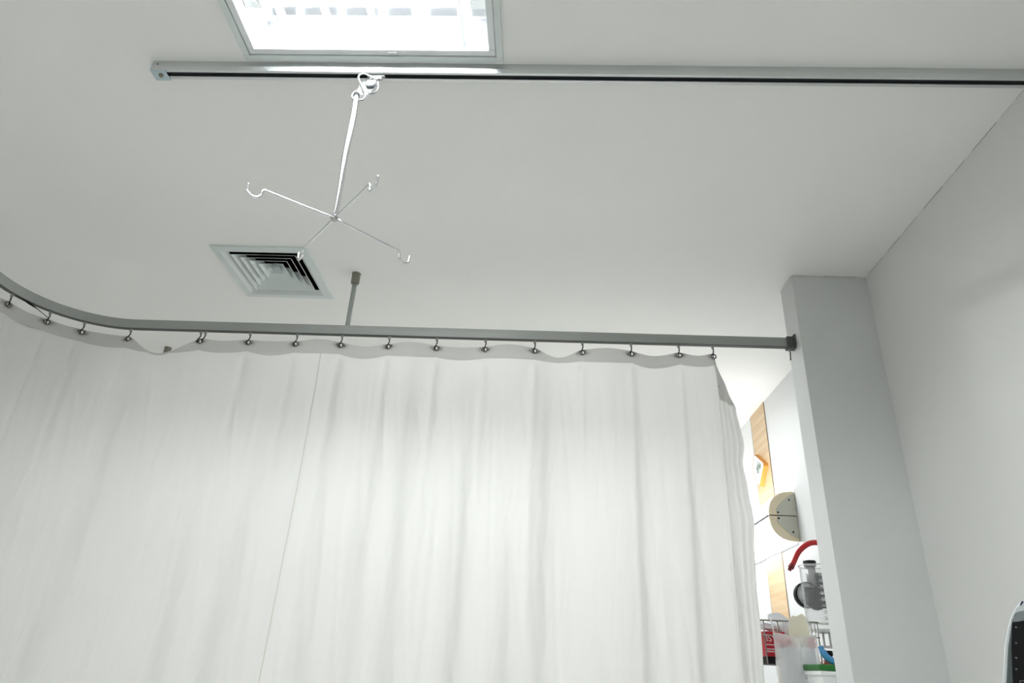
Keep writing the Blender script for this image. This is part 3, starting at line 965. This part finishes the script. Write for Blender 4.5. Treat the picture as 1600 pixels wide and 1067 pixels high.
# red hose
pts = smooth_path([(XB - 0.002, 3.02, 0.520), (1.212, 3.02, 0.538), (1.186, 3.01, 0.545), (1.145, 3.0, 0.535), (1.103, 3.0, 0.502), (1.073, 3.0, 0.454), (1.062, 3.0, 0.437)], 6)
t = thing('red_hose', 'short curved red rubber hose sticking out from behind the pillar', 'hose', (XB - 0.01, 3.02, 0.45))
obj('hose', MB().tube(pts, 0.0115, 14), M['redhose'], t)
obj('hose_tip', MB().tube([(1.068, 3.0, 0.447), (1.060, 3.0, 0.434), (1.059, 3.0, 0.4335), (1.0535, 3.0, 0.4245)], [0.0125, 0.0125, 0.008, 0.008], 14), M['darkred'], t)

# ------------------------------------------------------------------ wire basket with its contents
BX0, BX1, BY0, BY1, BZ0, BZ1 = 0.843, 1.050, 2.760, 2.868, 0.058, 0.208
t = thing('wire_basket', 'steel wire basket on the panelled wall between curtain edge and jar', 'basket', (BX0 + 0.1, BY1, BZ0))
def wire(a, c, r=0.0028):
    return MB().tube([a, c], r, 8)
b = MB()
for z in (BZ1, BZ0 + 0.098):
    b.tube([(BX0, BY0, z), (BX1, BY0, z), (BX1, BY1, z), (BX0, BY1, z), (BX0, BY0, z)], 0.0030 if z == BZ1 else 0.0024, 8)
obj('rim_wire', b, M['basketwire'], t)
b = MB()
for x in (BX0 + 0.006, BX0 + 0.057, BX0 + 0.110, BX0 + 0.160, BX1 - 0.004):
    b.tube([(x, BY0, BZ1), (x, BY0, BZ0), (x, BY1, BZ0), (x, BY1, BZ1)], 0.0026, 8)
for y in (BY0 + 0.037, BY0 + 0.074):
    b.tube([(BX0, y, BZ1), (BX0, y, BZ0), (BX1, y, BZ0), (BX1, y, BZ1)], 0.0022, 8)
obj('upright_wires', b, M['basketwire'], t)
for z in (BZ1, BZ0):
    obj('wall_arm', MB().tube([(BX1, BY0 + 0.03, z), (XB, BY0 + 0.03, z)], 0.004, 8), M['steel'], t)
zf = BZ0 + 0.003
tray = MB().box(BX0 + 0.010, BX0 + 0.088, BY0 + 0.014, BY1 - 0.012, zf, zf + 0.024)
tag(obj('black_tray', tray, M['black'], bevel=0.002), 'flat black box under the red carton in the wire basket', 'box')
t = thing('red_carton', 'small red carton with white printing in the wire basket', 'carton', (BX0 + 0.05, BY0 + 0.055, zf + 0.0245))
obj('carton', MB().box(BX0 + 0.010, BX0 + 0.086, BY0 + 0.016, BY1 - 0.014, zf + 0.0245, zf + 0.110), M['redbox'], t, bevel=0.001)
lettering('ISY', 0.030, M['whiteink'], t, (BX0 + 0.034, BY0 + 0.0155, zf + 0.084), (1, 0, 0), (0, 0, 1), name='printing')
b = MB()
rnd = random.Random(7)
for k, z in enumerate((0.062, 0.047, 0.039)):
    x = BX0 + 0.014
    while x < BX0 + 0.060:
        w = rnd.uniform(0.003, 0.008)
        b.box(x, x + w, BY0 + 0.0152, BY0 + 0.0162, zf + z, zf + z + 0.004)
        x += w + 0.0016
obj('printing', b, M['whiteink'], t)
# white packs above the carton
def pillow(x0, x1, z0, z1, y, th, seed, nu=22, nv=18):
    r_ = Vector((seed * 3.1, seed * 1.7, 0.3))
    def side(sg):
        def fn(u, v):
            e = (1 - abs(2 * u - 1) ** 4) * (1 - abs(2 * v - 1) ** 4)
            n_ = noise.noise(Vector((u * 3, v * 3, sg)) + r_)
            return (x0 + (x1 - x0) * u + 0.004 * noise.noise(Vector((v * 4, seed, 0))), y + sg * (th * 0.5 * e * (1 + 0.5 * n_) + 0.0002), z0 + (z1 - z0) * v + 0.003 * noise.noise(Vector((u * 4, seed, 5))))
        return fn
    b = MB().grid(side(-1), nu, nv); b.grid(side(1), nu, nv)
    return b
tag(obj('gauze_pack', pillow(BX0 + 0.010, BX0 + 0.092, zf + 0.115, zf + 0.146, 2.812, 0.05, 3), M['paper']), 'soft white pack on top of the red carton in the basket', 'pack')
def sheet(u, v):
    x = BX0 + 0.055 + 0.092 * u
    z = zf + 0.06 + 0.118 * v - 0.02 * max(0, u - 0.45) * v + 0.006 * math.sin(u * 5)
    if v > 0.8:
        z -= 0.012 * abs(u - 0.35)
    return (x, 2.842 + 0.010 * math.sin(u * 4 + v * 2) + 0.008 * v, z)
tag(obj('paper_sheet', MB().grid(sheet, 20, 16), M['paper'], solid=0.0008), 'white curled paper standing up in the wire basket, behind the glove', 'paper')

# pale glove draped over the basket edge
t = thing('latex_glove', 'pale yellow rubber glove draped over the basket front beside the jar', 'glove', (0.98, 2.75, 0.12))
def palm(u, v):
    x = 0.934 + 0.078 * u + 0.006 * v * (0.6 - u) + 0.002 * math.sin(v * 9)
    top = 0.224 + 0.012 * u - 0.030 * max(0, u - 0.75) / 0.25 * 0.5 - 0.016 * max(0, 0.25 - u) / 0.25 + 0.003 * math.sin(u * 11)
    z = 0.128 + (top - 0.128) * v
    y = 2.7500 + 0.0022 * math.sin(u * 9 + v * 4)
    return (x, y, z)
obj('cuff', MB().grid(palm, 22, 22), M['latex'], t, solid=0.0024)
for k, (x, ln, sl) in enumerate(((0.948, 0.050, -0.006), (0.962, 0.060, 0.000), (0.976, 0.062, 0.003), (0.990, 0.054, 0.006), (1.003, 0.040, 0.014))):
    zt = 0.134
    pts = smooth_path([(x, 2.750, zt), (x + sl * 0.5, 2.7505, zt - ln * 0.5), (x + sl, 2.7500, zt - ln * 0.9), (x + sl, 2.7495, zt - ln)], 4)
    r_ = [0.0080] * (len(pts) - 2) + [0.0062, 0.002]
    obj('finger', MB().tube(pts, r_, 10, flat=[(1, 0.55)] * len(pts)), M['latex'], t)

# hanging clear bag in front of the basket
t = thing('plastic_bag', 'milky clear plastic bag hanging from the front of the wire basket', 'bag', (0.94, 2.715, -0.28))
GX0, GX1, GZ0_, GZ1_ = 0.866, 1.022, -0.28, 0.158
def bag(sg, inset=0.0):
    def fn(u, v):
        z = GZ0_ + (GZ1_ - GZ0_) * v
        e = (1 - abs(2 * u - 1) ** 3)
        th = 0.021 * e * min(1, v * 6) * (1 - 0.55 * v)
        wv = 0.005 * noise.noise(Vector((u * 5, v * 7, sg * 2.0))) + 0.003 * noise.noise(Vector((u * 14, v * 10, sg)))
        zz = z + (0.004 * math.cos(u * 5.5) - 0.005 * math.exp(-((u - 0.45) / 0.2) ** 2) if v > 0.9 else 0) * (v - 0.9) * 10
        x = GX0 + (GX1 - GX0) * u + 0.006 * (1 - v) * (u - 0.5) + 0.003 * noise.noise(Vector((v * 6, sg, u)))
        return (x, 2.715 + sg * (th + 0.7 * wv * e), zz)
    return fn
obj('front_sheet', MB().grid(bag(-1), 40, 60), M['bag'], t)
obj('back_sheet', MB().grid(bag(1), 40, 60), M['bag'], t)
obj('hem', MB().tube([Vector(bag(-1)(k / 30, 1.0)) for k in range(31)], 0.0022, 6), M['bag'], t)
for hx_ in (0.872, 1.004):
    obj('handle', MB().tube(smooth_path([(hx_, 2.716, 0.150), (hx_ - 0.003, 2.722, 0.185), (hx_ - 0.002, 2.735, 0.208), (hx_, 2.748, 0.2145), (hx_ + 0.002, 2.7555, 0.212)], 5), 0.003, 8), M['bag'], t)
obj('white_lining', pillow(0.876, 1.010, -0.26, 0.116, 2.715, 0.026, 9, 24, 40), M['paper'], t)
tag(obj('pink_pack', pillow(0.873, 0.930, 0.117, 0.152, 2.715, 0.010, 5), M['pink']), 'pale pink wrapped pack inside the left of the plastic bag top', 'pack')
tag(obj('pink_pack', pillow(0.985, 1.016, 0.117, 0.152, 2.715, 0.008, 6), M['pink']), 'pale pink wrapped pack inside the right of the plastic bag top', 'pack')

# shelf on the wall carrying the box and the bottle
SHZ = -0.16
struct('trim_5', MB().box(0.930, XB, 2.515, 3.25, SHZ - 0.025, SHZ), M['panel'], bevel=0.003)
t = thing('storage_box', 'white plastic storage box with a dark green lid beside the plastic bag', 'box', (1.024, 2.605, SHZ))
BCX, BCY = 1.026, 2.607
v = []
for z, w in ((SHZ + 0.001, 0.066), (0.040, 0.072)):
    v += [(BCX - w, BCY - w, z), (BCX + w, BCY - w, z), (BCX + w, BCY + w, z), (BCX - w, BCY + w, z)]
obj('tub', MB().add(v, [(3, 2, 1, 0), (4, 5, 6, 7), (0, 1, 5, 4), (1, 2, 6, 5), (2, 3, 7, 6), (3, 0, 4, 7)]), M['whiteplastic'], t, bevel=0.006)
obj('tub_rim', MB().box(BCX - 0.077, BCX + 0.077, BCY - 0.077, BCY + 0.077, 0.028, 0.0424), M['whiteplastic'], t, bevel=0.003)
obj('lid', MB().box(BCX - 0.079, BCX + 0.079, BCY - 0.079, BCY + 0.079, 0.0428, 0.062), M['greenlid'], t, bevel=0.004)
t = thing('brown_bottle', 'brown bottle behind the green lidded box, below the jar', 'bottle', (1.150, 2.965, SHZ))
obj('bottle', MB().lathe([(0, SHZ + .001), (0.038, SHZ + .001), (0.041, SHZ + 0.01), (0.041, 0.060), (0.036, 0.078), (0.020, 0.088), (0.016, 0.092), (0.016, 0.104), (0, 0.104)], (1.150, 2.965, 0), n=28), M['brownglass'], t)
obj('bottle_cap', MB().lathe([(0, 0.122), (0.017, 0.122), (0.019, 0.119), (0.019, 0.1042), (0, 0.1042)], (1.150, 2.965, 0), n=24), M['black'], t)
pts = smooth_path([(1.002, 2.640, 0.122), (1.006, 2.638, 0.106), (1.018, 2.634, 0.086), (1.034, 2.630, 0.0765), (1.052, 2.626, 0.0752), (1.066, 2.622, 0.0750)], 6)
tag(obj('blue_tube', MB().tube(pts, [0.009] * 6 + [0.0115] * (len(pts) - 6), 12), M['bluehose']), 'short thick blue rubber tube lying on the green lid', 'tube')
for lb, pl in (('left one of two thin clear tubes hanging in front of the green lid', [(1.066, 2.504, 0.170), (1.045, 2.503, 0.121), (1.024, 2.500, 0.072), (0.993, 2.500, 0.029), (0.968, 2.500, -0.010), (0.950, 2.501, -0.07), (0.944, 2.506, -0.13), (0.960, 2.520, SHZ + 0.0036)]),
               ('right one of two thin clear tubes hanging in front of the green lid', [(1.076, 2.504, 0.155), (1.053, 2.503, 0.106), (1.033, 2.501, 0.058), (1.007, 2.501, 0.017), (0.984, 2.501, -0.020), (0.967, 2.502, -0.08), (0.962, 2.507, -0.14), (0.975, 2.521, SHZ + 0.0036)])):
    tag(obj('clear_tube', MB().tube(smooth_path(pl, 6), 0.0032, 8), M['tubing']), lb, 'tube')

# ------------------------------------------------------------------ patient monitor at the right-hand wall
MP = Vector((0.6364, 1.05, 0.0137))             # a point on the left edge of the front
MR = Vector((0.8253, -0.5646, 0.0))
MN = Vector((-0.5534, -0.8089, -0.1987))         # the front faces the bed and tips down a little
MU = MN.cross(MR) * -1.0
MU = MU if MU.z > 0 else -MU
def W(u, v, w=0.0):
    return tuple(MP + MR * u + MU * v + MN * w)
def half(left):
    return left + [(0.30 - u, v) for u, v in reversed(left)]
outer = half([(0.15, -0.160), (0.06, -0.160), (0.022, -0.155), (0.003, -0.140), (-0.006, -0.10), (-0.006, -0.05), (0.0, 0.0), (0.0128, 0.046), (0.0222, 0.0705), (0.0292, 0.0853), (0.0376, 0.0967), (0.0483, 0.1057), (0.070, 0.114), (0.10, 0.1185), (0.149, 0.1205)])
inner = half([(0.15, -0.146), (0.06, -0.146), (0.026, -0.142), (0.010, -0.130), (-0.001, -0.10), (-0.001, -0.05), (0.0040, 0.0), (0.0168, 0.046), (0.0245, 0.067), (0.0290, 0.079), (0.0345, 0.0885), (0.0400, 0.0910), (0.060, 0.0935), (0.10, 0.0955), (0.149, 0.096)])
glass = half([(0.15, -0.125), (0.06, -0.125), (0.012, -0.125), (0.0065, -0.10), (0.0080, -0.05), (0.0115, 0.0), (0.0205, 0.046), (0.0285, 0.077), (0.0410, 0.0795), (0.10, 0.082), (0.149, 0.0825)])
t = thing('patient_monitor', 'white rounded patient monitor with a dark screen, cut off at the right edge', 'monitor', W(0.15, -0.16, -0.03))
def slab(rings, close_back=False):
    b = MB(); n = len(rings[0][0]); v = []
    for pts, w, k in rings:
        v += [W(0.15 + (p[0] - 0.15) * k, -0.03 + (p[1] + 0.03) * k, w) for p in pts]
    f = [(i * n + k, i * n + (k + 1) % n, (i + 1) * n + (k + 1) % n, (i + 1) * n + k) for i in range(len(rings) - 1) for k in range(n)]
    b.add(v, f, True)
    b.add(v[-n:], [tuple(range(n))])
    if close_back:
        b.add(v[:n], [tuple(reversed(range(n)))])
    return b
obj('shell', slab([(outer, -0.085, 0.62), (outer, -0.075, 0.72), (outer, -0.030, 0.90), (outer, -0.008, 0.985), (outer, -0.002, 1.0), (outer, 0.0, 0.992)], True), M['monwhite'], t)
obj('bezel', slab([(inner, -0.001, 1.0), (inner, 0.003, 0.998), (inner, 0.004, 0.985)]), M['mongrey'], t)
band = half([(0.0310, 0.0785), (0.0290, 0.0800), (0.0350, 0.0875), (0.0405, 0.0898), (0.060, 0.0922), (0.10, 0.0942), (0.149, 0.0947)])
lower = [(0.2700, 0.0795), (0.20, 0.0825), (0.10, 0.0825), (0.041, 0.0800)]
obj('top_band', slab([(band + lower[:0], 0.0042, 1.0), (band, 0.0046, 1.0)]), M['montop'], t)
obj('screen', slab([(glass, 0.0040, 1.0), (glass, 0.0054, 1.0)]), M['screen'], t)
for u, v_ in ((0.0317, 0.0714), (0.0272, 0.0515), (0.0230, 0.0330), (0.0198, 0.0190)):
    obj('screen_icon', MB().cyl(W(u, v_, 0.0052), W(u, v_, 0.0058), 0.0013, 12), M['icon'], t)
b = MB()
for u0, u1, v0, v1 in ((0.020, 0.075, 0.0045, 0.0053), (0.020, 0.0208, -0.03, 0.0045)):
    b.add([W(u0, v0, 0.0058), W(u1, v0, 0.0058), W(u1, v1, 0.0058), W(u0, v1, 0.0058)], [(0, 1, 2, 3)])
obj('screen_window', b, M['icon'], t)
b = MB()
mk = [(0.0420, 0.0985), (0.0437, 0.0984), (0.0478, 0.1030), (0.0470, 0.1045), (0.0452, 0.1035)]
b.add([W(u, v_, 0.0006) for u, v_ in mk], [tuple(range(5))])
obj('front_mark', b, M['navy'], t)
a_, c_ = Vector(W(0.15, -0.03, -0.082)), Vector((X1 - 0.01, 1.12, -0.06))
obj('bracket_arm', MB().tube([a_, c_], 0.018, 16), M['greymetal'], t)
obj('wall_plate', MB().box(X1 - 0.012, X1, 1.06, 1.18, -0.14, 0.02), M['greymetal'], t, bevel=0.003)
